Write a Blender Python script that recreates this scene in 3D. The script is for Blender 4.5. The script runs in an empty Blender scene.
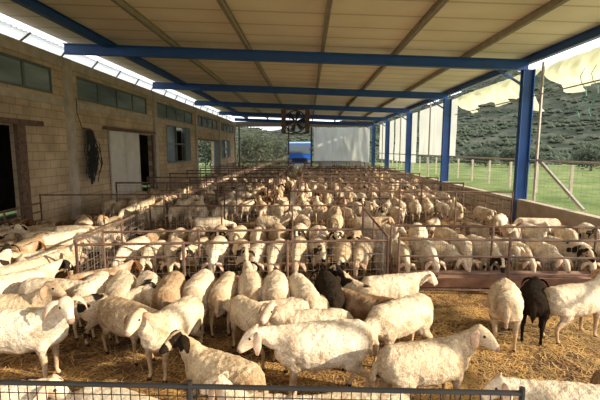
import bpy, math, random
from mathutils import Vector, Matrix, noise
random.seed(7)
scene=bpy.context.scene
COL=scene.collection
scene.view_settings.view_transform='Standard'

# ---------------------------------------------------------------- materials
def nm(name):
    m=bpy.data.materials.new(name); m.use_nodes=True
    nt=m.node_tree; b=nt.nodes['Principled BSDF']; return m,nt,b
def simple(name,col,rough=.7,metal=0,noise_amt=.15,scale=8,bump=0.0,bscale=40):
    m,nt,b=nm(name)
    tc=nt.nodes.new('ShaderNodeTexCoord'); n=nt.nodes.new('ShaderNodeTexNoise')
    n.inputs['Scale'].default_value=scale; n.inputs['Detail'].default_value=5
    nt.links.new(tc.outputs['Object'],n.inputs['Vector'])
    r=nt.nodes.new('ShaderNodeValToRGB')
    r.color_ramp.elements[0].position=.3; r.color_ramp.elements[1].position=.7
    r.color_ramp.elements[0].color=(*[c*(1-noise_amt) for c in col],1)
    r.color_ramp.elements[1].color=(*[min(1,c*(1+noise_amt)) for c in col],1)
    nt.links.new(n.outputs['Fac'],r.inputs['Fac']); nt.links.new(r.outputs['Color'],b.inputs['Base Color'])
    b.inputs['Roughness'].default_value=rough; b.inputs['Metallic'].default_value=metal
    if bump:
        n2=nt.nodes.new('ShaderNodeTexNoise'); n2.inputs['Scale'].default_value=bscale; n2.inputs['Detail'].default_value=4
        nt.links.new(tc.outputs['Object'],n2.inputs['Vector'])
        bp=nt.nodes.new('ShaderNodeBump'); bp.inputs['Strength'].default_value=bump; bp.inputs['Distance'].default_value=.02
        nt.links.new(n2.outputs['Fac'],bp.inputs['Height']); nt.links.new(bp.outputs['Normal'],b.inputs['Normal'])
    return m
def ramp(nt,stops):
    r=nt.nodes.new('ShaderNodeValToRGB'); e=r.color_ramp.elements
    while len(e)<len(stops): e.new(.5)
    for i,(p,c) in enumerate(stops): e[i].position=p; e[i].color=(*c,1)
    return r

M_blue=simple('blue_paint_steel',(.012,.075,.27),.45,0,.15,3)
M_purlin=simple('purlin_steel',(.36,.32,.25),.6,0,.15,4)
M_rust=simple('rusty_steel',(.15,.085,.055),.75,.1,.45,9)
M_galv=simple('galvanised_wire',(.38,.34,.29),.5,.3,.2,20)
M_conc=simple('concrete',(.46,.38,.28),.9,0,.18,3,.3,30)
M_dark=simple('dark_steel',(.025,.023,.021),.6,.2,.3,6)
M_frame=simple('window_frame_paint',(.10,.12,.11),.6,0,.2,6)
M_door=simple('door_sheet_metal',(.62,.57,.48),.6,0,.12,2,.1,10)
M_doorshade=simple('doorway_shade_dark',(.05,.035,.028),.8,0,.3,3)  # near-black colour standing in for the shade behind the open doorway
M_white=simple('white_paint',(.75,.74,.70),.5,0,.08,5)
M_truck=simple('truck_blue_paint',(.02,.14,.62),.35,0,.08,4)
M_tyre=simple('tyre_rubber',(.02,.02,.02),.8,0,.2,10)
M_bark=simple('bark',(.10,.07,.045),.9,0,.3,12)
M_leaf=simple('foliage',(.036,.050,.024),.9,0,.5,3,.6,6)
M_hose=simple('black_hose',(.02,.017,.015),.7,0,.3,6)
M_green=simple('green_twine',(.03,.30,.18),.6,0,.2,6)
M_trough=simple('trough_steel',(.26,.14,.09),.7,.1,.3,6)
M_glass,nt,b=nm('dusty_window_glass'); b.inputs['Roughness'].default_value=.25
n=nt.nodes.new('ShaderNodeTexNoise'); n.inputs['Scale'].default_value=1.5
r=ramp(nt,[(.35,(.10,.14,.14)),(.7,(.30,.36,.33))]); nt.links.new(n.outputs['Fac'],r.inputs['Fac']); nt.links.new(r.outputs['Color'],b.inputs['Base Color'])
M_tglass,nt,b=nm('windscreen_glass'); b.inputs['Base Color'].default_value=(.12,.16,.2,1); b.inputs['Roughness'].default_value=.1
# block wall
M_block,nt,b=nm('concrete_block_wall')
tc=nt.nodes.new('ShaderNodeTexCoord'); sp=nt.nodes.new('ShaderNodeSeparateXYZ'); cb=nt.nodes.new('ShaderNodeCombineXYZ')
nt.links.new(tc.outputs['Object'],sp.inputs[0]); nt.links.new(sp.outputs['Y'],cb.inputs['X']); nt.links.new(sp.outputs['Z'],cb.inputs['Y'])
br=nt.nodes.new('ShaderNodeTexBrick'); br.inputs['Scale'].default_value=1; br.inputs['Brick Width'].default_value=.5; br.inputs['Row Height'].default_value=.25
br.inputs['Mortar Size'].default_value=.012; br.inputs['Color1'].default_value=(.62,.47,.31,1); br.inputs['Color2'].default_value=(.52,.40,.26,1); br.inputs['Mortar'].default_value=(.34,.26,.18,1)
nt.links.new(cb.outputs[0],br.inputs['Vector'])
n=nt.nodes.new('ShaderNodeTexNoise'); n.inputs['Scale'].default_value=1.2; n.inputs['Detail'].default_value=6; nt.links.new(tc.outputs['Object'],n.inputs['Vector'])
r=ramp(nt,[(.3,(.65,.62,.58)),(.7,(1.1,1.08,1.0))]); nt.links.new(n.outputs['Fac'],r.inputs['Fac'])
mx=nt.nodes.new('ShaderNodeMixRGB'); mx.blend_type='MULTIPLY'; mx.inputs[0].default_value=1
nt.links.new(br.outputs['Color'],mx.inputs[1]); nt.links.new(r.outputs['Color'],mx.inputs[2]); nt.links.new(mx.outputs[0],b.inputs['Base Color'])
bp=nt.nodes.new('ShaderNodeBump'); bp.inputs['Strength'].default_value=.5; bp.inputs['Distance'].default_value=.01; bp.invert=True
nt.links.new(br.outputs['Fac'],bp.inputs['Height']); nt.links.new(bp.outputs['Normal'],b.inputs['Normal']); b.inputs['Roughness'].default_value=.95
# roof panel
M_roof,nt,b=nm('cream_roof_panel')
tc=nt.nodes.new('ShaderNodeTexCoord'); w=nt.nodes.new('ShaderNodeTexWave'); w.bands_direction='Y'; w.inputs['Scale'].default_value=.314; w.wave_profile='SIN'
nt.links.new(tc.outputs['Object'],w.inputs['Vector'])
r=ramp(nt,[(.0,(.60,.52,.38)),(.03,(.90,.83,.69)),(1,(.93,.87,.74))]); nt.links.new(w.outputs['Fac'],r.inputs['Fac'])
n=nt.nodes.new('ShaderNodeTexNoise'); n.inputs['Scale'].default_value=.6; n.inputs['Detail'].default_value=6; nt.links.new(tc.outputs['Object'],n.inputs['Vector'])
r2=ramp(nt,[(.3,(.87,.85,.81)),(.7,(1.03,1.02,1.0))]); nt.links.new(n.outputs['Fac'],r2.inputs['Fac'])
mx=nt.nodes.new('ShaderNodeMixRGB'); mx.blend_type='MULTIPLY'; mx.inputs[0].default_value=1
nt.links.new(r.outputs['Color'],mx.inputs[1]); nt.links.new(r2.outputs['Color'],mx.inputs[2]); nt.links.new(mx.outputs[0],b.inputs['Base Color']); b.inputs['Roughness'].default_value=.6
# straw floor
M_floor,nt,b=nm('straw_and_dung_floor')
tc=nt.nodes.new('ShaderNodeTexCoord'); 
n=nt.nodes.new('ShaderNodeTexNoise'); n.inputs['Scale'].default_value=1.7; n.inputs['Detail'].default_value=10; n.inputs['Roughness'].default_value=.72; nt.links.new(tc.outputs['Object'],n.inputs['Vector'])
r=ramp(nt,[(.38,(.085,.042,.018)),(.49,(.27,.145,.052)),(.60,(.60,.37,.13))]); nt.links.new(n.outputs['Fac'],r.inputs['Fac'])
n2=nt.nodes.new('ShaderNodeTexNoise'); n2.inputs['Scale'].default_value=38; n2.inputs['Detail'].default_value=6; nt.links.new(tc.outputs['Object'],n2.inputs['Vector'])
r2=ramp(nt,[(.4,(.38,.34,.30)),(.65,(1.4,1.35,1.2))]); nt.links.new(n2.outputs['Fac'],r2.inputs['Fac'])
mx=nt.nodes.new('ShaderNodeMixRGB'); mx.blend_type='MULTIPLY'; mx.inputs[0].default_value=1
nt.links.new(r.outputs['Color'],mx.inputs[1]); nt.links.new(r2.outputs['Color'],mx.inputs[2]); nt.links.new(mx.outputs[0],b.inputs['Base Color'])
bp=nt.nodes.new('ShaderNodeBump'); bp.inputs['Strength'].default_value=1; bp.inputs['Distance'].default_value=.04
nt.links.new(n2.outputs['Fac'],bp.inputs['Height']); nt.links.new(bp.outputs['Normal'],b.inputs['Normal']); b.inputs['Roughness'].default_value=.95
M_straw=simple('straw',(.68,.44,.16),.7,0,.5,3)
def veg(name,stops,sc,bs=.6):
    m,nt,b=nm(name); tc=nt.nodes.new('ShaderNodeTexCoord'); n=nt.nodes.new('ShaderNodeTexNoise'); n.inputs['Scale'].default_value=sc; n.inputs['Detail'].default_value=12; n.inputs['Roughness'].default_value=.7
    nt.links.new(tc.outputs['Object'],n.inputs['Vector']); r=ramp(nt,stops); nt.links.new(n.outputs['Fac'],r.inputs['Fac']); nt.links.new(r.outputs['Color'],b.inputs['Base Color']); b.inputs['Roughness'].default_value=1
    b.inputs['Specular IOR Level'].default_value=.1
    bp=nt.nodes.new('ShaderNodeBump'); bp.inputs['Strength'].default_value=bs; bp.inputs['Distance'].default_value=.3
    nt.links.new(n.outputs['Fac'],bp.inputs['Height']); nt.links.new(bp.outputs['Normal'],b.inputs['Normal']); return m
M_grass=veg('meadow_grass',[(.35,(.055,.09,.022)),(.5,(.12,.16,.045)),(.68,(.22,.23,.09))],.35)
M_hill=veg('scrub_hillside',[(.38,(.016,.022,.014)),(.5,(.038,.046,.030)),(.66,(.10,.098,.072))],.12,.3)
def trans(name,col,f=.55):
    m=bpy.data.materials.new(name); m.use_nodes=True; nt=m.node_tree; nt.nodes.clear()
    o=nt.nodes.new('ShaderNodeOutputMaterial'); d=nt.nodes.new('ShaderNodeBsdfDiffuse'); t=nt.nodes.new('ShaderNodeBsdfTranslucent'); mix=nt.nodes.new('ShaderNodeMixShader')
    n=nt.nodes.new('ShaderNodeTexNoise'); n.inputs['Scale'].default_value=2; n.inputs['Detail'].default_value=5
    r=ramp(nt,[(.3,tuple(c*.82 for c in col)),(.7,col)]); nt.links.new(n.outputs['Fac'],r.inputs['Fac'])
    nt.links.new(r.outputs['Color'],d.inputs['Color']); nt.links.new(r.outputs['Color'],t.inputs['Color']); mix.inputs[0].default_value=f
    nt.links.new(d.outputs[0],mix.inputs[1]); nt.links.new(t.outputs[0],mix.inputs[2]); nt.links.new(mix.outputs[0],o.inputs['Surface']); return m
M_tarp=trans('translucent_tarpaulin',(.52,.54,.51))
M_tarpe=trans('end_tarpaulin_plastic',(.50,.50,.46),.5)
M_tarpy=trans('yellowed_plastic_curtain',(.74,.74,.54),.55)
M_corr=trans('translucent_corrugated_sheet',(.92,.93,.92),.75)

# ---------------------------------------------------------------- mesh builder
class MB:
    def __init__(s): s.v=[]; s.f=[]; s.mi=[]; s.mats=[]
    def mid(s,m):
        if m not in s.mats: s.mats.append(m)
        return s.mats.index(m)
    def add(s,vs,fs,m):
        o=len(s.v); s.v+= [tuple(v) for v in vs]; k=s.mid(m)
        for f in fs: s.f.append([i+o for i in f]); s.mi.append(k)
    def box(s,c,size,m,rot=None):
        x,y,z=[a/2 for a in size]; vs=[Vector((sx*x,sy*y,sz*z)) for sx in(-1,1) for sy in(-1,1) for sz in(-1,1)]
        if rot is not None: vs=[rot@v for v in vs]
        vs=[v+Vector(c) for v in vs]
        s.add(vs,[(0,1,3,2),(4,6,7,5),(0,4,5,1),(2,3,7,6),(0,2,6,4),(1,5,7,3)],m)
    def b2(s,a,b,m): s.box([(a[i]+b[i])/2 for i in range(3)],[abs(b[i]-a[i]) for i in range(3)],m)
    def beam(s,p,q,w,h,m):
        p=Vector(p);q=Vector(q);t=(q-p).normalized(); up=Vector((0,0,1))
        if abs(t.dot(up))>.95: up=Vector((0,1,0))
        u=t.cross(up).normalized(); w2=u.cross(t)
        s.beam3(p,q,u,w2,w,h,m)
    def ibeam(s,p,q,w,h,m,t=.03):
        p=Vector(p);q=Vector(q);d=(q-p).normalized(); up=Vector((0,0,1))
        if abs(d.dot(up))>.95: up=Vector((1,0,0))
        u=d.cross(up).normalized(); up2=u.cross(d)
        s.beam3(p,q,u,up2,t,h,m)
        for sg in(-1,1):
            s.beam3(p+up2*sg*(h/2-t/2),q+up2*sg*(h/2-t/2),u,up2,w,t,m)
    def beam3(s,p,q,u,w2,w,h,m):
        vs=[]
        for e in(p,q):
            for a,b_ in((-1,-1),(1,-1),(1,1),(-1,1)): vs.append(e+u*a*w/2+w2*b_*h/2)
        s.add(vs,[(3,2,1,0),(4,5,6,7),(0,1,5,4),(1,2,6,5),(2,3,7,6),(3,0,4,7)],m)
    def tube(s,p,q,r,m,n=6): s.loft([p,q],[(r,r),(r,r)],m,n=n,side=(.3,.9,.31))
    def path(s,pts,r,m,n=6): s.loft(pts,[(r,r)]*len(pts),m,n=n,side=(.31,.9,.3))
    def loft(s,pts,rads,m,side=(0,1,0),n=14):
        pts=[Vector(p) for p in pts]; vs=[]; fs=[]; side=Vector(side)
        for i,p in enumerate(pts):
            t=(pts[min(i+1,len(pts)-1)]-pts[max(i-1,0)]).normalized()
            u=(side-t*side.dot(t))
            if u.length<.05: u=Vector((1,0,0))-t*t.x
            u.normalize(); w=t.cross(u); a,b_=rads[i]
            for k in range(n):
                an=2*math.pi*k/n; vs.append(p+u*a*math.cos(an)+w*b_*math.sin(an))
        for i in range(len(pts)-1):
            for k in range(n):
                k2=(k+1)%n; fs.append((i*n+k,i*n+k2,(i+1)*n+k2,(i+1)*n+k))
        fs.append(tuple(range(n))[::-1]); o=(len(pts)-1)*n; fs.append(tuple(o+k for k in range(n)))
        s.add(vs,fs,m)
    def sphere(s,c,r,m,n=8):
        vs=[];fs=[];c=Vector(c); R=Vector(r) if hasattr(r,'__len__') else Vector((r,r,r))
        for i in range(n+1):
            ph=math.pi*i/n
            for k in range(n*2):
                th=math.pi*k/n; vs.append(c+Vector((R.x*math.sin(ph)*math.cos(th),R.y*math.sin(ph)*math.sin(th),R.z*math.cos(ph))))
        for i in range(n):
            for k in range(2*n):
                k2=(k+1)%(2*n); fs.append((i*2*n+k,(i+1)*2*n+k,(i+1)*2*n+k2,i*2*n+k2))
        s.add(vs,fs,m)
    def mesh(s,name,smooth=False):
        me=bpy.data.meshes.new(name); me.from_pydata(s.v,[],s.f)
        for m in s.mats: me.materials.append(m)
        me.polygons.foreach_set('material_index',s.mi)
        if smooth: me.polygons.foreach_set('use_smooth',[True]*len(me.polygons))
        me.update(); return me
    def obj(s,name,smooth=False,loc=(0,0,0),parent=None):
        o=bpy.data.objects.new(name,s.mesh(name,smooth)); COL.objects.link(o); o.location=loc
        if parent: o.parent=parent
        return o
def empty(name,loc=(0,0,0)):
    e=bpy.data.objects.new(name,None); COL.objects.link(e); e.location=loc; e.empty_display_size=.2; return e

XL,XR=-7.8,6.9; Y0,Y1=-2.0,43.2
FR=[-1.5,5.7,13.1,20.4,27.9,35.4,42.8]
def roofz(x): return 5.62+(x-XL)*(5.05-5.62)/(XR-XL)
m=MB(); m.b2((XL-.1,Y0-1,-.1),(XR+.15,Y1+1,0),M_floor); m.obj('floor')
m=MB(); m.b2((-500,-60,-.3),(600,620,-.12),M_grass); m.obj('ground_meadow')
# loose straw, in tufts
m=MB(); cnt=0
while cnt<15000:
    x=random.uniform(-4,5.5); y=random.uniform(2.4,7.2)
    if random.random()<.55: x=random.uniform(1.0,4.8); y=random.uniform(2.8,6.2)
    if noise.noise(Vector((x*1.6,y*1.6,2)))<random.uniform(-.5,.35): continue
    cnt+=1
    a=random.uniform(0,math.pi); L=random.uniform(.03,.10); z=random.uniform(.003,.03); w=random.uniform(.0015,.0035)
    d=Vector((math.cos(a),math.sin(a),random.uniform(-.2,.2)))*L; u=Vector((-math.sin(a),math.cos(a),0))*w; p=Vector((x,y,z))
    m.add([p-d-u,p+d-u,p+d+u,p-d+u],[(0,1,2,3)],M_straw)
m.obj('loose_straw')

# roof
m=MB()
xa,xb=XL-.25,XR+.5; za,zb=roofz(xa)+.22,roofz(xb)+.22
m.add([(xa,Y0,za),(xb,Y0,zb),(xb,Y1,zb),(xa,Y1,za),(xa,Y0,za+.06),(xb,Y0,zb+.06),(xb,Y1,zb+.06),(xa,Y1,za+.06)],
      [(0,1,2,3),(7,6,5,4),(0,4,5,1),(3,2,6,7),(0,3,7,4),(1,5,6,2)],M_roof)
m.obj('ceiling')
m=MB()
for x in(-4.25,-1.9,.45,2.75,5.0): 
    z=roofz(x)+.13; m.ibeam((x,Y0,z),(x,Y1,z),.10,.17,M_purlin,.02)
m.obj('roof_purlins')
m=MB()
for x in(-6.4,XR+.1): 
    z=roofz(x)+.08; m.ibeam((x,Y0,z),(x,Y1,z),.16,.24,M_blue,.02)
m.obj('eave_beam')
for y in FR:
    m=MB(); m.ibeam((XL+.02,y,roofz(XL)-.12),(XR,y,roofz(XR)-.12),.18,.32,M_blue,.03)
    m.beam((XR-.9,y,roofz(XR)-.27),(XR-.1,y,roofz(XR)-.75),.05,.06,M_blue)
    m.obj('roof_beam')
    m=MB(); m.ibeam((XR,y,0),(XR,y,roofz(XR)-.24),.20,.36,M_blue,.025)
    m.box((XR,y,.02),(.42,.36,.04),M_blue); m.obj('steel_column')
m=MB(); N=int((Y1-Y0)/.04); vs=[];fs=[]
for i in range(N+1):
    y=Y0+i*.04; h=.03*math.sin(i*.04*2*math.pi/.2)
    vs+= [(XL-.15,y,5.62+h),(XL-1.5,y,5.45+h)]
for i in range(N): fs.append((2*i,2*i+2,2*i+3,2*i+1))
m.add(vs,fs,M_corr)
y=Y0+.3
while y<Y1: m.beam((XL-.12,y,5.24),(XL-.12,y+.5,5.62),.03,.05,M_purlin); y+=1.85
m.obj('corrugated_eave_sheet')

ops=[(7.6,12.4,4.0,4.78),(13.7,19.6,4.0,4.78),(20.9,27.3,4.0,4.78),(28.3,34.8,4.0,4.78),(35.9,42.2,4.0,4.78),
     (8.0,10.7,0,2.95),(18.1,20.0,0,3.0),(22.2,25.4,1.6,3.7),(28.2,33.2,0,3.0),(36.2,39,1.6,3.2)]
def wall(y0,y1,z0,z1,x0,x1,ops,name,mat):
    ys=sorted({y0,y1,*[o[0] for o in ops],*[o[1] for o in ops]}); zs=sorted({z0,z1,*[o[2] for o in ops],*[o[3] for o in ops]})
    m=MB()
    for i in range(len(ys)-1):
        for j in range(len(zs)-1):
            cy=(ys[i]+ys[i+1])/2; cz=(zs[j]+zs[j+1])/2
            if any(o[0]<cy<o[1] and o[2]<cz<o[3] for o in ops): continue
            m.b2((x0,ys[i],zs[j]),(x1,ys[i+1],zs[j+1]),mat)
    return m.obj(name)
wall(Y0,Y1,0,5.2,XL-.2,XL,ops,'wall_left',M_block)
m=MB()
for y in FR: m.b2((XL,y-.18,0),(XL+.12,y+.18,5.2),M_conc)
m.obj('trim_1')
m=MB(); m.b2((XL,Y0,3.68),(XL+.035,Y1,3.9),M_conc); m.b2((XL,Y0,4.9),(XL+.05,Y1,5.22),M_conc); m.obj('trim_2')
k=1
for o in ops[:5]:
    m=MB(); n=4; y0,y1,z0,z1=o; x=XL-.08
    for i in range(n+1):
        yy=y0+(y1-y0)*i/n; m.b2((x-.04,yy-.045,z0),(x+.05,yy+.045,z1),M_frame)
    for z in(z0+.03,z1-.03): m.b2((x-.04,y0,z-.04),(x+.06,y1,z+.04),M_frame)
    m.b2((x-.01,y0,z0),(x+.01,y1,z1),M_glass); m.obj('window_%d'%k); k+=1
for (y0,y1,z0,z1) in (ops[7],ops[9]):
    m=MB(); x=XL-.08
    for yy in (y0,(y0+y1)/2,y1): m.b2((x-.05,yy-.06,z0),(x+.09,yy+.06,z1),M_frame)
    for z in(z0,(z0+z1)/2,z1): m.b2((x-.05,y0,z-.05),(x+.09,y1,z+.05),M_frame)
    m.b2((x-.01,y0,z0),(x+.01,(y0+y1)/2,z1),M_glass)
    m.b2((XL+.02,y1,z0),(XL+.06,y1+1.1,z1),M_frame); m.obj('window_%d'%k); k+=1
m=MB(); m.b2((XL+.03,15.6,.05),(XL+.09,18.2,3.05),M_door)
for y in(15.6,16.9,18.2): m.b2((XL+.09,y-.04,.05),(XL+.12,y+.04,3.05),M_door)
for z in(.1,1.5,3.0): m.b2((XL+.09,15.6,z-.04),(XL+.12,18.2,z+.04),M_door)
m.b2((XL+.02,15.2,3.08),(XL+.16,20.2,3.2),M_rust); m.b2((XL,19.95,0),(XL+.08,20.12,3.05),M_rust); m.obj('door_1')
m=MB(); m.b2((XL+.02,5.95,2.98),(XL+.16,11.6,3.12),M_rust); m.b2((XL+.02,10.55,0),(XL+.14,10.85,3.0),M_rust)
m.b2((XL+.04,5.95,.05),(XL+.09,8.1,2.95),M_rust)
for z in(.1,1.0,2.0,2.9): m.b2((XL+.09,5.95,z-.04),(XL+.13,8.1,z+.04),M_dark)
m.obj('door_2')
m=MB(); m.b2((XL+.03,33.1,.05),(XL+.09,35.1,3.0),M_frame); m.b2((XL+.02,28.2,3.02),(XL+.14,35.1,3.12),M_rust)
m.b2((XL-.1,30.6,.0),(XL-.04,30.7,3.0),M_frame); m.obj('door_3')
m=MB(); m.b2((-11.4,4,0),(-11.2,26,3.4),M_doorshade); m.b2((-11.4,4,3.4),(-8.02,26,3.5),M_doorshade); m.b2((-11.4,26,0),(-8.02,26.1,3.5),M_doorshade); m.b2((-11.4,3.9,0),(-8.02,4,3.5),M_doorshade); m.obj('doorway_shade_box')  # added dark enclosure behind the left wall, so the open doorway looks dark
m=MB()
for i in range(46):
    y=13.95+random.gauss(0,.13); z=3.0; pts=[]; dy=random.gauss(0,.22); x=XL+.18
    for j in range(7):
        t=j/6; pts.append((x+random.uniform(0,.16)*math.sin(t*3),y+dy*math.sin(t*2.6)+random.gauss(0,.03),z-t*random.uniform(1.3,1.9)-.02))
    m.path(pts,.014,M_hose,5)
m.tube((XL+.02,13.9,3.05),(XL+.3,13.9,3.0),.03,M_rust); m.path([(XL+.1,13.7,3.0),(XL+.12,13.4,3.5),(XL+.06,13.5,4.0)],.012,M_hose)
m.obj('hanging_hose_bundle')

# right side
m=MB(); m.b2((XR-.12,Y0,0),(XR+.12,Y1,.72),M_conc); m.obj('wall_right')
m=MB()
m.tube((XR+.24,Y0,1.98),(XR+.24,Y1,1.98),.035,M_galv)
m.tube((XR+.24,Y0,4.0),(XR+.24,20,4.0),.02,M_galv)
for y in [1.8,5.2,12.7,24,31.5,39]: m.tube((XR+.24,y,-.1),(XR+.24,y,4.95),.045,M_galv)
m.beam((XR+.24,12.5,1.95),(XR+.24,10.4,.75),.06,.08,M_galv)
m.obj('side_rail')
for y0,y1 in((Y0,5.4),(6.0,12.8),(13.4,20.1)):
    m=MB(); yy=y0
    while yy<y1: m.tube((XR,yy,.73),(XR,yy,1.98),.0025,M_galv,3); yy+=.2
    for j in range(7): m.tube((XR,y0,.8+j*.18),(XR,y1,.8+j*.18),.0025,M_galv,3)
    m.obj('wire_mesh_screen')
def curtain(name,y0,y1,zt,fz,mat,amp=.14,x=XR+.62,freq=9.):
    m=MB(); ny=int((y1-y0)/.06); nz=14; vs=[];fs=[]
    for i in range(ny+1):
        y=y0+(y1-y0)*i/ny; zb=fz((y-y0)/(y1-y0),y)
        for j in range(nz+1):
            t=j/nz; z=zt+(zb-zt)*t
            dx=amp*(.25+t)*(noise.noise(Vector((y*freq*.35,t*1.5+y*.3,1)))+.5*noise.noise(Vector((y*freq,t*3,7))))
            dy=.25*amp*noise.noise(Vector((y*3,t*4,3)))
            vs.append((x+dx-.15*math.sin(t*math.pi)*amp*6*(1 if amp>.1 else 0),y+dy,z))
    for i in range(ny):
        for j in range(nz): a=i*(nz+1)+j; fs.append((a,a+nz+1,a+nz+2,a+1))
    m.add(vs,fs,mat); return m.obj(name,True)
curtain('rolled_tarpaulin',6.0,12.8,4.95,lambda t,y:3.85+.40*abs(math.sin(t*7.2+.6))+.3*noise.noise(Vector((y*1.3,0,0)))-.4*max(0,1-abs(t-.35)*5),M_tarpy,.30)
curtain('rolled_tarpaulin',13.35,20.1,4.95,lambda t,y:3.95+.35*abs(math.sin(t*8))-.35*max(0,1-abs(t-.05)*4)+.2*noise.noise(Vector((y*1.3,5,0))),M_tarpy,.30)
curtain('side_curtain',20.7,27.6,4.9,lambda t,y:2.0,M_tarp,.05)
curtain('side_curtain',28.2,35.1,4.9,lambda t,y:1.4,M_tarp,.05)
curtain('side_curtain',35.7,42.6,4.9,lambda t,y:1.4,M_tarp,.05)
m=MB()
for yy in(9.9,10.3): 
    pts=[(XR-.1,yy+.15*math.sin(j*1.3),4.3-j*.17) for j in range(8)]; m.path(pts,.008,M_green,4)
m.obj('green_twine')

m=MB(); m.b2((XL,Y1-.1,4.75),(XR,Y1,5.3),M_purlin); m.obj('wall_end')
m=MB()
for x in(-7.4,-2.1,.35): m.tube((x,Y1+.12,0),(x,Y1+.12,4.9),.09,M_dark)
m.obj('end_posts')
def xsheet(name,x0,x1,zt,zb,mat,y):
    m=MB(); n=60; vs=[];fs=[]
    for i in range(n+1):
        x=x0+(x1-x0)*i/n
        for j in range(11): t=j/10; vs.append((x,y+.25*noise.noise(Vector((x*1.5,t*2,0)))+.08*noise.noise(Vector((x*5,t*3,0))),zt+(zb(x)-zt)*t))
    for i in range(n):
        for j in range(10): a=i*11+j; fs.append((a,a+11,a+12,a+1))
    m.add(vs,fs,mat); return m.obj(name,True)
xsheet('end_tarpaulin',.6,6.6,4.7,lambda x:.6+.2*math.sin(x*2),M_tarpe,Y1+.4)
m=MB()
for i in range(44): m.tube((-7.3+i*.12,Y1-.2,0),(-7.3+i*.12,Y1-.2,4.3),.012,M_galv,4)
for j in range(22): m.tube((-7.3,Y1-.2,.2+j*.2),(-2.1,Y1-.2,.2+j*.2),.012,M_galv,4)
m.obj('end_wire_gate')

# ventilation fan
m=MB(); fy=27.3; fx=-.85; fz=4.2; R=.72
for a,b_ in(((-1,-1),(1,-1)),((1,-1),(1,1)),((1,1),(-1,1)),((-1,1),(-1,-1))):
    m.beam((fx+a[0]*.8,fy,fz+a[1]*.8),(fx+b_[0]*.8,fy,fz+b_[1]*.8),.3,.07,M_rust)
ring=[(fx+R*math.cos(t*math.pi/12),fy,fz+R*math.sin(t*math.pi/12)) for t in range(25)]; m.path(ring,.04,M_dark,6)
m.loft([(fx,fy-.12,fz),(fx,fy+.12,fz)],[(.12,.12)]*2,M_dark,side=(1,0,0))
for i in range(6):
    a=i*math.pi/3+.2; d=Vector((math.cos(a),0,math.sin(a))); p=Vector((-math.sin(a),0,math.cos(a))); c=Vector((fx,fy,fz))
    m.add([c+d*.1-p*.05+Vector((0,-.05,0)),c+d*.66-p*.16+Vector((0,-.08,0)),c+d*.66+p*.16+Vector((0,.08,0)),c+d*.1+p*.05+Vector((0,.05,0))],[(0,1,2,3)],M_dark)
for i in range(8):
    a=i*math.pi/8; d=Vector((math.cos(a),0,math.sin(a)))*R; c=Vector((fx,fy-.14,fz)); m.tube(c-d,c+d,.008,M_rust,4)
for sx in(-.7,.7): m.tube((fx+sx,fy,fz+.8),(fx+sx,fy+.5,roofz(fx)-.2),.02,M_rust)
m.obj('ventilation_fan')

# truck
T=empty('blue_truck',(-.95,46.5,-.12)); T.scale=(1.12,1.12,1.12)
def part(fn,name,smooth=False):
    m=MB(); fn(m); return m.obj(name,smooth,parent=T)
def cab(m):
    prof=[(-1.0,.6),(-1.08,1.3),(-1.0,1.75),(-.72,2.85),(.9,3.0),(1.0,.6)]
    vs=[(-1.25,p[0],p[1]) for p in prof]+[(1.25,p[0],p[1]) for p in prof]; n=len(prof)
    m.add(vs,[tuple(range(n)),tuple(range(2*n-1,n-1,-1))]+[(i,i+n,(i+1)%n+n,(i+1)%n) for i in range(n)],M_truck)
part(cab,'cab')
part(lambda m:m.add([(-1.1,-1.02,1.78),(1.1,-1.02,1.78),(1.05,-.77,2.72),(-1.05,-.77,2.72)],[(0,1,2,3)],M_tglass),'windscreen')
part(lambda m:(m.box((0,-1.12,.62),(2.5,.2,.35),M_white),m.box((0,-1.08,1.15),(1.5,.06,.4),M_dark)),'bumper_and_grille')
part(lambda m:[m.box((sx*.98,-1.13,1.0),(.34,.08,.22),M_white) for sx in(-1,1)],'headlights')
part(lambda m:[m.box((sx*1.42,-.95,2.2),(.18,.1,.5),M_dark) for sx in(-1,1)],'mirrors')
part(lambda m:[m.loft([(sx*1.25,y,.5),(sx*.9,y,.5)],[(.5,.5)]*2,M_tyre,side=(0,1,0),n=20) for sx in(-1,1) for y in(-.1,4.2)],'wheels')
part(lambda m:(m.box((0,3.6,1.8),(2.4,4.6,2.0),M_truck),m.box((0,3.2,.75),(1.0,6,.2),M_dark)),'cargo_box')

# fences
def fence(pts,h=.95,name='sheep_hurdle',mesh=True,bars=0,vs=.10,hs=.12,post=1.6,mat=M_rust,wm=M_galv,zb=.08,wr=.0038,rr=.020):
    m=MB()
    for (p,q) in zip(pts[:-1],pts[1:]):
        p=Vector((*p,0));q=Vector((*q,0)); L=(q-p).length; d=(q-p)/L; n=max(1,round(L/post))
        for z in(h,zb): m.tube(p+Vector((0,0,z)),q+Vector((0,0,z)),rr,mat)
        for i in range(n+1):
            c=p+d*L*i/n; m.tube(c,c+Vector((0,0,h+.03)),rr*1.05,mat)
        if mesh:
            for i in range(int(L/vs)): c=p+d*vs*(i+.5); m.tube(c+Vector((0,0,zb)),c+Vector((0,0,h)),wr,wm,3)
            for j in range(1,int((h-zb)/hs)+1): z=Vector((0,0,zb+j*hs)); m.tube(p+z,q+z,wr,wm,3)
        for j in range(bars):
            z=Vector((0,0,zb+(h-zb)*(j+1)/(bars+1))); m.tube(p+z,q+z,rr*.8,mat)
    return m.obj(name)
fence([(-3.45,5.75),(1.25,6.15)],h=.90)
fence([(-3.4,6.45),(1.3,6.8)],h=.95,mesh=False,bars=1)
fence([(-3.45,5.75),(-3.7,9.2)]); fence([(1.25,6.15),(1.3,9.2)])
fence([(-3.7,9.2),(1.3,9.4)],h=1.0)
fence([(1.45,6.25),(6.6,6.1)],h=.9,mesh=False,bars=2)
fence([(1.45,6.85),(6.6,6.7)],h=1.0)
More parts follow.
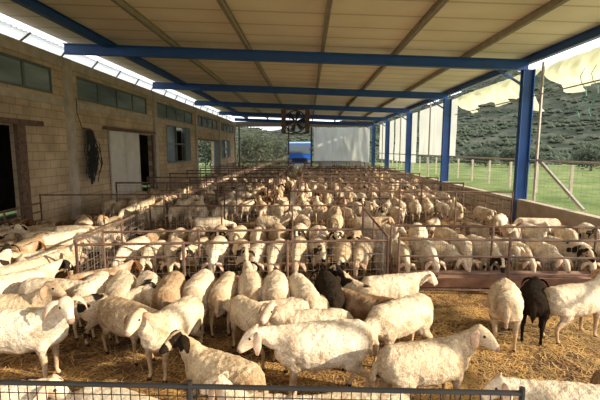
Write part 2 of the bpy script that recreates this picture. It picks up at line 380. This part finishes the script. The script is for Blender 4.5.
fence([(-6.9,10.1),(-2.2,10.4)],h=1.15); fence([(-6.9,10.1),(-6.6,7.2)],mesh=False,bars=3)
fence([(-2.2,10.4),(-2.1,13.4)],h=1.15)
fence([(-.5,10.7),(5.4,10.6)],h=1.2); fence([(-.5,10.7),(-.4,13.5)],h=1.15); fence([(5.4,10.6),(5.2,16.5)],mesh=False,bars=3)
yy=13.6
while yy<41:
    fence([(-6.6,yy),(-1.4,yy+.2)],h=1.18,vs=.2,hs=.2,wr=.007,bars=1,rr=.028); fence([(-.3,yy+.3),(5.3,yy+.1)],h=1.18,vs=.2,hs=.2,wr=.007,bars=1,rr=.028)
    if yy<30: 
        fence([(2.2,yy+.2),(2.2,yy+2.5)],mesh=False,bars=2,h=1.1); fence([(-1.4,yy+.2),(-1.3,yy+2.5)],mesh=False,bars=2,h=1.1); fence([(-4.2,yy+.2),(-4.2,yy+2.5)],mesh=False,bars=2,h=1.1)
    yy+=2.7
fence([(-2.3,1.95),(1.08,1.9)],h=1.085,name='foreground_hurdle',vs=.05,hs=.05,mat=M_dark,wm=M_dark,wr=.003,rr=.014)
fence([(1.12,1.85),(2.6,1.8)],h=1.02,name='foreground_hurdle',mesh=False,bars=3,mat=M_rust)
def trough(x0,x1,y,name='feeding_trough'):
    m=MB(); pr=[(-.22,.26),(-.14,.08),(.14,.08),(.22,.26),(.20,.26),(.125,.10),(-.125,.10),(-.20,.26)]
    n=len(pr); vs=[(x0,y+a,z) for a,z in pr]+[(x1,y+a,z) for a,z in pr]
    m.add(vs,[(i,(i+1)%n,(i+1)%n+n,i+n) for i in range(n)]+[(0,1,2,5,6,7),(n+2,n+3,n+4,n+5)],M_trough)
    k=int((x1-x0)/1.2)
    for i in range(k+1):
        x=x0+.1+(x1-x0-.2)*i/k
        for s in(-.12,.12): m.tube((x,y+s,0),(x,y+s,.1),.018,M_rust)
    for x in(x0,x1): m.box((x,y,.17),(.02,.36,.16),M_trough)
    m.obj(name)
trough(1.5,6.5,6.47)
m=MB()
for i in range(22): m.box((13,2+i*3,.7),(.12,.12,1.7),M_conc)
for z in(.3,.7,1.1,1.45): m.tube((13,2,z),(13,65,z),.01,M_galv,4)
m.obj('field_fence')
# hills
m=MB(); na,nr=160,50; vs=[];fs=[]
def hillpt(deg,r):
    prof=22+max(0,min(1,(deg-4)/22))*40 - max(0,min(1,(deg-33)/14))*14 + 6*noise.noise(Vector((deg*.09,0,0)))+2*noise.noise(Vector((deg*.3,1,0)))
    th=math.radians(deg); t=max(0,min(1,(r-80)/300)); t=t*t*(3-2*t)*.7+t*.3
    x=r*math.sin(th);y=r*math.cos(th); return (x,y,-.4+prof*t+7*min(1,t*4)*noise.noise(Vector((x*.02,y*.02,0)))+1.5*min(1,t*4)*noise.noise(Vector((x*.09,y*.09,4))))
for i in range(na+1):
    for j in range(nr+1): vs.append(hillpt(-60+i*145/na,74+j*340/nr))
for i in range(na):
    for j in range(nr): a=i*(nr+1)+j; fs.append((a,a+1,a+nr+2,a+nr+1))
m.add(vs,fs,M_hill)
rnd=random.Random(5)
for k in range(5200):
    deg=rnd.uniform(-25,55); r=78+290*rnd.random()**1.2; x,y,z=hillpt(deg,r); s=rnd.uniform(.35,1.15)
    for q in range(3):
        c=Vector((x+rnd.gauss(0,s*.6),y+rnd.gauss(0,s*.6),z+s*.25)); 
        vv=[c+Vector((dx,dy,dz))*s*rnd.uniform(.6,1.1) for dx,dy,dz in((1,0,0),(0,1,0),(-1,0,0),(0,-1,0),(0,0,.9),(0,0,-.5))]
        m.add(vv,[(0,1,4),(1,2,4),(2,3,4),(3,0,4),(1,0,5),(2,1,5),(3,2,5),(0,3,5)],M_leaf)
m.obj('hillside',True)
def tree(x,y,h,seed):
    rnd=random.Random(seed); m=MB()
    m.loft([(0,0,-.2),(.05,.02,h*.3),(.0,.1,h*.6)],[(.16,.16),(.12,.12),(.05,.05)],M_bark,n=8)
    for k in range(5):
        a=k*1.3; m.loft([(0,0,h*.25),(math.cos(a)*h*.25,math.sin(a)*h*.25,h*.6)],[(.07,.07),(.03,.03)],M_bark,n=6)
    for k in range(1300):
        a=rnd.uniform(0,6.28); rr=h*.5*math.sqrt(rnd.random())*rnd.uniform(.7,1.1); z=h*.52+rnd.gauss(0,h*.2); c=Vector((rr*math.cos(a),rr*math.sin(a),max(.2,z))); s=h*.05
        u=Vector((rnd.gauss(0,1),rnd.gauss(0,1),rnd.gauss(0,1))).normalized(); v=u.orthogonal().normalized()
        m.add([c-u*s,c-v*s*.6,c+u*s,c+v*s*.6],[(0,1,2,3)],M_leaf)
    m.obj('olive_tree',loc=(x,y,-.1))
rnd=random.Random(3)
for i,(x,y,h) in enumerate([(-7.5,58,5),(-4.5,63,4.5),(-11,55,4),(-14,60,5),(3,66,4)]+[(24+rnd.uniform(0,30),55+rnd.uniform(-8,8),rnd.uniform(2.0,3.2)) for _ in range(9)]): tree(x,y,h,i)

# ---------------------------------------------------------------- SHEEP
M_wool,nt,b=nm('sheep_wool')
at=nt.nodes.new('ShaderNodeAttribute'); at.attribute_name='fleece'
oi=nt.nodes.new('ShaderNodeObjectInfo'); tc=nt.nodes.new('ShaderNodeTexCoord')
r=ramp(nt,[(0,(.56,.45,.34)),(.25,(.88,.81,.70)),(.65,(1.03,.99,.93)),(1,(.78,.67,.53))]); nt.links.new(oi.outputs['Random'],r.inputs['Fac'])
mx=nt.nodes.new('ShaderNodeMixRGB'); mx.blend_type='MULTIPLY'; mx.inputs[0].default_value=1
nt.links.new(at.outputs['Color'],mx.inputs[1]); nt.links.new(r.outputs['Color'],mx.inputs[2])
def mulnoise(prev,scale,stops,detail=5):
    n=nt.nodes.new('ShaderNodeTexNoise'); n.inputs['Scale'].default_value=scale; n.inputs['Detail'].default_value=detail; nt.links.new(tc.outputs['Object'],n.inputs['Vector'])
    r2=ramp(nt,stops); nt.links.new(n.outputs['Fac'],r2.inputs['Fac'])
    m2=nt.nodes.new('ShaderNodeMixRGB'); m2.blend_type='MULTIPLY'; m2.inputs[0].default_value=1
    nt.links.new(prev,m2.inputs[1]); nt.links.new(r2.outputs['Color'],m2.inputs[2]); return m2.outputs[0]
c1=mulnoise(mx.outputs[0],5,[(.3,(.62,.53,.42)),(.52,(1.0,.99,.97))]); c2=mulnoise(c1,48,[(.35,(.76,.72,.67)),(.6,(1.06,1.05,1.04))])
nt.links.new(c2,b.inputs['Base Color'])
vo=nt.nodes.new('ShaderNodeTexVoronoi'); vo.inputs['Scale'].default_value=42; vo.feature='SMOOTH_F1'
n3=nt.nodes.new('ShaderNodeTexNoise'); n3.inputs['Scale'].default_value=30; n3.inputs['Detail'].default_value=5; nt.links.new(tc.outputs['Object'],n3.inputs['Vector'])
ad=nt.nodes.new('ShaderNodeMixRGB'); ad.blend_type='ADD'; ad.inputs[0].default_value=.12
nt.links.new(tc.outputs['Object'],ad.inputs[1]); nt.links.new(n3.outputs['Color'],ad.inputs[2]); nt.links.new(ad.outputs[0],vo.inputs['Vector'])
bp=nt.nodes.new('ShaderNodeBump'); bp.inputs['Distance'].default_value=.018; bp.invert=True
mu=nt.nodes.new('ShaderNodeMath'); mu.operation='MULTIPLY'; mu.inputs[1].default_value=.65; nt.links.new(at.outputs['Alpha'],mu.inputs[0]); nt.links.new(mu.outputs[0],bp.inputs['Strength'])
nt.links.new(vo.outputs['Distance'],bp.inputs['Height']); nt.links.new(bp.outputs['Normal'],b.inputs['Normal'])
b.inputs['Roughness'].default_value=1; b.inputs['Specular IOR Level'].default_value=.05
M_eye,nt,b=nm('sheep_eye'); b.inputs['Base Color'].default_value=(.015,.01,.006,1); b.inputs['Roughness'].default_value=.15

def build_sheep(tag,neck,yaw,pitch,style,fat=1.0,lie=False,step=0.0,seed=0,vox=.0135):
    m=MB(); W=M_wool; dz=-.25 if lie else 0
    B=[(-.495,.56,.055,.075),(-.465,.56,.115,.13),(-.39,.56,.168,.178),(-.27,.553,.19,.193),(-.1,.535,.212,.213),(.06,.525,.216,.218),(.2,.535,.198,.208),(.31,.55,.168,.198),(.38,.555,.128,.168),(.44,.56,.07,.10)]
    m.loft([(x,0,z+dz) for x,z,a,b_ in B],[(a*fat,b_*(.5+.5*fat)) for x,z,a,b_ in B],W,n=20)
    N=Vector(neck)+Vector((0,0,dz)); S=Vector((.28,0,.585+dz)); C=Vector((.42,N.y*.3,(S.z*.5+N.z*.5)))
    if N.z<.5: C=Vector((.50,N.y*.3,S.z*.62+N.z*.38))
    m.loft([S,S*.5+C*.5,C,C*.45+N*.55,N],[(.13,.165),(.115,.15),(.088,.12),(.070,.09),(.060,.070)],W,n=16)
    cy,sy=math.cos(yaw),math.sin(yaw); cp,sp_=math.cos(pitch),math.sin(pitch)
    f=Vector((cy*cp,sy*cp,sp_)); sd=Vector((-sy,cy,0)); up=f.cross(sd)
    if up.z<0 and abs(pitch)<1.4: up=-up
    H=[(-.055,.038,.045,-.012),(-.02,.062,.066,0),(.025,.068,.078,.004),(.07,.062,.074,.010),(.115,.047,.062,.008),(.16,.038,.051,.0),(.195,.036,.044,-.008),(.222,.033,.036,-.014),(.24,.019,.021,-.017)]
    m.loft([N+f*d+up*o for d,a,b_,o in H],[(a,b_) for d,a,b_,o in H],W,side=sd,n=16)
    m.loft([N+f*.02-up*.05,N+f*.10-up*.052,N+f*.185-up*.046],[(.045,.03),(.034,.024),(.022,.014)],W,side=sd,n=10)
    for sg in(-1,1):
        m.loft([N+f*.03+sd*sg*.045+up*.045,N+f*.075+sd*sg*.048+up*.042],[(.018,.016),(.014,.014)],W,side=sd,n=8)
    if not lie:
        for sg in(-1,1):
            s1=step*sg
            m.loft([(.27,sg*.105,.52),(.26,sg*.115,.42),(.275+s1*.2,sg*.108,.33),(.285+s1*.5,sg*.10,.22),(.285+s1*.8,sg*.10,.19),(.28+s1,sg*.098,.08),(.295+s1,sg*.098,.045),(.31+s1,sg*.098,-.01)],
                   [(.06,.09),(.052,.072),(.033,.042),(.026,.030),(.024,.027),(.018,.020),(.023,.026),(.028,.034)],W,n=12)
            s2=-step*sg
            m.loft([(-.31,sg*.10,.54),(-.28,sg*.12,.45),(-.25+s2*.2,sg*.125,.37),(-.32+s2*.5,sg*.118,.30),(-.40+s2*.7,sg*.112,.235),(-.40+s2*.8,sg*.112,.20),(-.38+s2,sg*.11,.08),(-.36+s2,sg*.11,.045),(-.345+s2,sg*.11,-.01)],
                   [(.08,.12),(.075,.115),(.058,.085),(.038,.048),(.027,.034),(.023,.028),(.019,.021),(.024,.026),(.028,.034)],W,n=12)
    else:
        for sg in(-1,1):
            m.loft([(.28,sg*.12,.26),(.22,sg*.17,.10),(.36,sg*.16,.035),(.44,sg*.13,.03)],[(.06,.08),(.04,.05),(.026,.028),(.03,.026)],W,n=12)
            m.loft([(-.32,sg*.14,.24),(-.14,sg*.2,.13),(-.30,sg*.22,.045),(-.16,sg*.23,.03)],[(.09,.12),(.07,.09),(.032,.034),(.028,.026)],W,n=12)
    m.loft([(-.475,0,.62+dz),(-.53,0,.56+dz),(-.55,0,.46+dz),(-.54,0,.36+dz*.7)],[(.035,.03),(.042,.03),(.036,.026),(.018,.016)],W,n=10)
    me=m.mesh('tmp'); o=bpy.data.objects.new('tmp',me); COL.objects.link(o)
    md=o.modifiers.new('r','REMESH'); md.mode='VOXEL'; md.voxel_size=vox
    md=o.modifiers.new('s','SMOOTH'); md.factor=.5; md.iterations=4
    dg=bpy.context.evaluated_depsgraph_get(); dg.update(); me2=bpy.data.meshes.new_from_object(o.evaluated_get(dg)); bpy.data.objects.remove(o)
    body_v=[v.co.copy() for v in me2.vertices]; body_f=[list(p.vertices) for p in me2.polygons]
    nor=[v.normal.copy() for v in me2.vertices]
    def region(c):
        rel=c-N; d=rel.dot(f); q=(rel-f*d).length
        if d>-.03 and q<.14 and d<.32: return 'head',d
        if c.z<.30 and c.x<.48 and not lie and (c.x>.18 or c.x<-.2): return 'leg',0
        return 'wool',0
    out=MB(); vs=[]
    for c,nn in zip(body_v,nor):
        rg,_=region(c)
        if rg=='wool':
            q=Vector((seed*3.1,0,0)); c=c+nn*(.010*noise.noise(c*7+q)+.009*noise.noise(c*22+q))
        if c.z<0.0: c.z=0
        vs.append(c)
    out.add(vs,body_f,W)
    nb=len(vs)
    for sg in(-1,1):
        b0=N+f*-.005+up*.028+sd*sg*.050
        pts=[b0,b0+sd*sg*.04+up*.004,b0+sd*sg*.085-Vector((0,0,.022))-f*.005,b0+sd*sg*.12-Vector((0,0,.075)),b0+sd*sg*.135-Vector((0,0,.14))]
        out.loft(pts,[(.018,.012),(.031,.009),(.042,.008),(.037,.007),(.012,.005)],W,side=f,n=10)
    ne=len(out.v)
    for sg in(-1,1): out.sphere(N+f*.066+sd*sg*.054+up*.030,.0145,M_eye,6)
    for sg in(-1,1): out.sphere(N+f*.232+sd*sg*.014-up*.006,(.006,.006,.006),M_eye,4)
    me=out.mesh('sheep_'+tag,True)
    ca=me.color_attributes.new('fleece','FLOAT_COLOR','POINT')
    Wc=Vector((.85,.775,.655)); Fc=Vector((.84,.74,.61)); K=Vector((.022,.018,.015)); BR=Vector((.16,.08,.04))
    for i,v in enumerate(me.vertices):
        c=v.co; rg,d=region(c)
        pn=noise.noise(c*5.5+Vector((seed*5.7,1,2)))
        if rg=='wool':
            dirt=max(0,min(1,(.48+dz-c.z)/.22))*.5
            if c.x<-.41: dirt=max(dirt,.35)
            col=Wc.lerp(Vector((.34,.24,.15)),dirt)
            if style=='black': col=K*1.6
            if style=='spotted' and pn>.30: col=K*1.8
            if style=='brown': col=Vector((.34,.21,.12)).lerp(Wc,max(0,min(1,.3+pn)))
        elif rg=='leg':
            col=Vector((.58,.46,.33))
            if style in('black',): col=K*1.3
            if style in('blackface','spotted') and noise.noise(c*14)>.05: col=K*1.5
        else:
            col=Fc.copy()
            if d>.21: col=Vector((.42,.30,.25))
            if style=='black': col=K*1.3 if pn<.25 else Fc
            if style=='blackface':
                rel=c-N
                if d>.155 or (abs(rel.dot(sd))>.025 and d<.12): col=K*1.4
            if style=='spotted': col=K*1.4 if noise.noise(c*9+Vector((seed,0,0)))>-.1 else Fc
            if style=='brown': col=BR
        if nb<=i<ne:
            col=Vector((.74,.56,.46))
            if style in('black','blackface','spotted'): col=K*1.4
            if style=='brown': col=BR
        if c.z<.04 and rg=='leg': col=Vector((.05,.035,.025))
        ca.data[i].color=(*col,1.0 if rg=='wool' and i<nb else .06)
    return me
r_=math.radians
SH={}
SH['up']=build_sheep('alert',(.51,0,.84),0,r_(-32),'white',seed=1)
SH['upL']=build_sheep('looking_left',(.50,.08,.82),r_(50),r_(-32),'white',seed=2,step=.03)
SH['upR']=build_sheep('looking_right',(.50,-.08,.82),r_(-50),r_(-32),'white',seed=3,fat=.95)
SH['lvl']=build_sheep('level',(.61,0,.70),0,r_(-40),'white',seed=4,fat=1.05,step=.04)
SH['dn']=build_sheep('feeding',(.66,0,.44),0,r_(-62),'white',seed=5)
SH['dn2']=build_sheep('feeding_thin',(.68,.05,.50),r_(15),r_(-55),'white',seed=6,fat=.9,step=.03)
SH['bfL']=build_sheep('black_faced',(.50,.08,.84),r_(75),r_(-22),'blackface',seed=7)
SH['bf']=build_sheep('black_faced_level',(.60,0,.72),0,r_(-38),'blackface',seed=8,fat=.95)
SH['bfd']=build_sheep('black_faced_feeding',(.67,-.04,.50),r_(-12),r_(-55),'blackface',seed=13,fat=.98)
SH['bk']=build_sheep('black',(.64,0,.60),0,r_(-45),'black',seed=9,fat=.9)
SH['sp']=build_sheep('spotted',(.62,0,.66),0,r_(-40),'spotted',seed=10,fat=.95)
SH['spu']=build_sheep('spotted_face_alert',(.52,.05,.80),r_(25),r_(-32),'spotted',seed=14,fat=.95)
SH['br']=build_sheep('brown',(.58,.04,.74),r_(20),r_(-30),'brown',seed=11)
SH['lie']=build_sheep('lying',(.52,0,.83),0,r_(-25),'white',seed=12,lie=True)
GS=.90
def put(kind,x,y,h,s=1.0,parent=None,name='sheep'):
    o=bpy.data.objects.new(name,SH[kind]); COL.objects.link(o); o.location=(x,y,0); o.rotation_euler=(0,0,math.radians(h)); s*=GS; o.scale=(s,s,s)
    if parent: o.parent=parent
    return o
for a in [('upR',-2.85,3.68,5,1.14),('up',-3.4,4.3,5,1),('lvl',-3.25,4.85,-10,1),('bf',-3.9,5.2,60,1),('br',-2.95,5.35,40,.95),
          ('up',-1.42,3.98,252,1.02),('bfL',-.72,3.12,150,.92),('dn2',-1.35,2.62,160,.9),('lvl',-2.4,2.6,10,.95),
          ('lvl',.13,3.5,192,1.08),('upL',.05,4.02,186,.95),('dn2',-.62,4.25,130,.95),
          ('dn2',.98,4.12,216,1.08),('upR',1.02,3.28,15,1.0),('lie',1.05,2.6,175,.9),
          ('dn',2.40,4.72,66,1.02),('bk',2.82,4.85,60,.98),('up',3.25,4.75,18,1.02),('lvl',5.75,9.8,178,.95),
          ('lvl',1.95,2.68,170,.95),('dn2',2.62,3.0,15,.95),('lvl',.38,2.66,185,.85),('up',-.25,2.62,170,.85),
          ('lvl',1.1,5.15,15,.98),('spu',.62,4.95,115,.95),('br',.75,4.55,150,.9),
          ('lvl',-2.0,4.2,330,.95),('spu',-2.35,4.6,20,.9),('lvl',-.1,4.45,200,.9)]:
    put(*a)
x=-2.75; ks=['dn','dn2','dn','bfd','dn','dn2','bf','dn','dn2','bk','dn','dn']
i=0
while x<.45:
    put(ks[i%12],x,4.95+random.uniform(-.12,.12),90+random.uniform(-14,14)-x*6,random.uniform(.95,1.05)); x+=.335; i+=1
kinds=['dn','dn2','lvl','up','upL','upR','bfd','lvl','dn','spu','lvl','bf','br','sp','dn','up','lvl','dn2','up']
def flock(rows,jx=.05,jy=.1,name='flock_of_sheep',drop=0,sc=(.90,1.06)):
    e=empty(name)
    for (y,x0,x1,h,st,pool) in rows:
        x=x0
        while x<x1:
            if random.random()>=drop:
                hh=h if h is not None else random.choice([0,30,60,90,120,180,200,270,330])
                put(random.choice(pool),x+random.uniform(-jx,jx),y+random.uniform(-jy,jy),hh+random.gauss(0,10),random.uniform(*sc),e)
            x+=st*random.uniform(.92,1.12)
feed=['dn','dn2','dn','dn2','lvl','dn','bfd','dn','sp']
flock([(7.05,-3.15,1.1,270,.36,feed),(8.3,-3.2,1.1,270,.42,kinds)])
flock([(7.25,1.7,6.3,270,.36,feed),(8.6,1.8,6.2,270,.6,kinds)])
lk=['dn','lvl','up','br','sp','bf','br','dn2','upR','bk','spu','lvl']
flock([(5.7,-6.7,-4.0,None,.6,lk),(6.3,-6.7,-3.9,None,.58,lk),(7.0,-6.8,-3.95,None,.58,lk),(7.7,-6.8,-4.1,None,.6,lk),(8.4,-6.8,-4.1,None,.6,lk),(9.2,-6.8,-4.2,None,.7,lk),(4.9,-6.3,-4.4,None,.65,lk),(4.2,-5.5,-4.3,0,.7,lk)],.1,.1)
flock([(9.95,-3.3,5.2,None,.8,kinds)],drop=.25)
yy=11.5; sd_=0
while yy<41.5:
    st=.42 if yy<18 else (.55 if yy<27 else .75)
    flock([(yy,-6.5,5.2 if yy<20 else 6.0,90 if sd_%3==1 else 270,st,kinds)],.1,.12,drop=.24)
    yy+=1.35; sd_+=1

# ---------------------------------------------------------------- light
w=bpy.data.worlds.new('sky'); scene.world=w; w.use_nodes=True; nt=w.node_tree; bg=nt.nodes['Background']
bg.inputs['Color'].default_value=(.92,.96,1.0,1); bg.inputs['Strength'].default_value=2.35
sl=bpy.data.lights.new('sun','SUN'); sl.energy=8.5; sl.angle=r_(.8); sl.color=(1,.86,.66)
so=bpy.data.objects.new('sun',sl); COL.objects.link(so)
el=r_(19); az=r_(14); d=Vector((-math.cos(az)*math.cos(el),math.sin(az)*math.cos(el),-math.sin(el)))
so.rotation_euler=d.to_track_quat('-Z','Y').to_euler(); so.location=(20,-10,12)
cam=bpy.data.cameras.new('camera'); cam.lens=24; cam.sensor_width=36; cam.clip_end=2000
co=bpy.data.objects.new('camera',cam); COL.objects.link(co); co.location=(0,0,2.3); co.rotation_euler=(r_(90-7.125),0,r_(1.15)); scene.camera=co
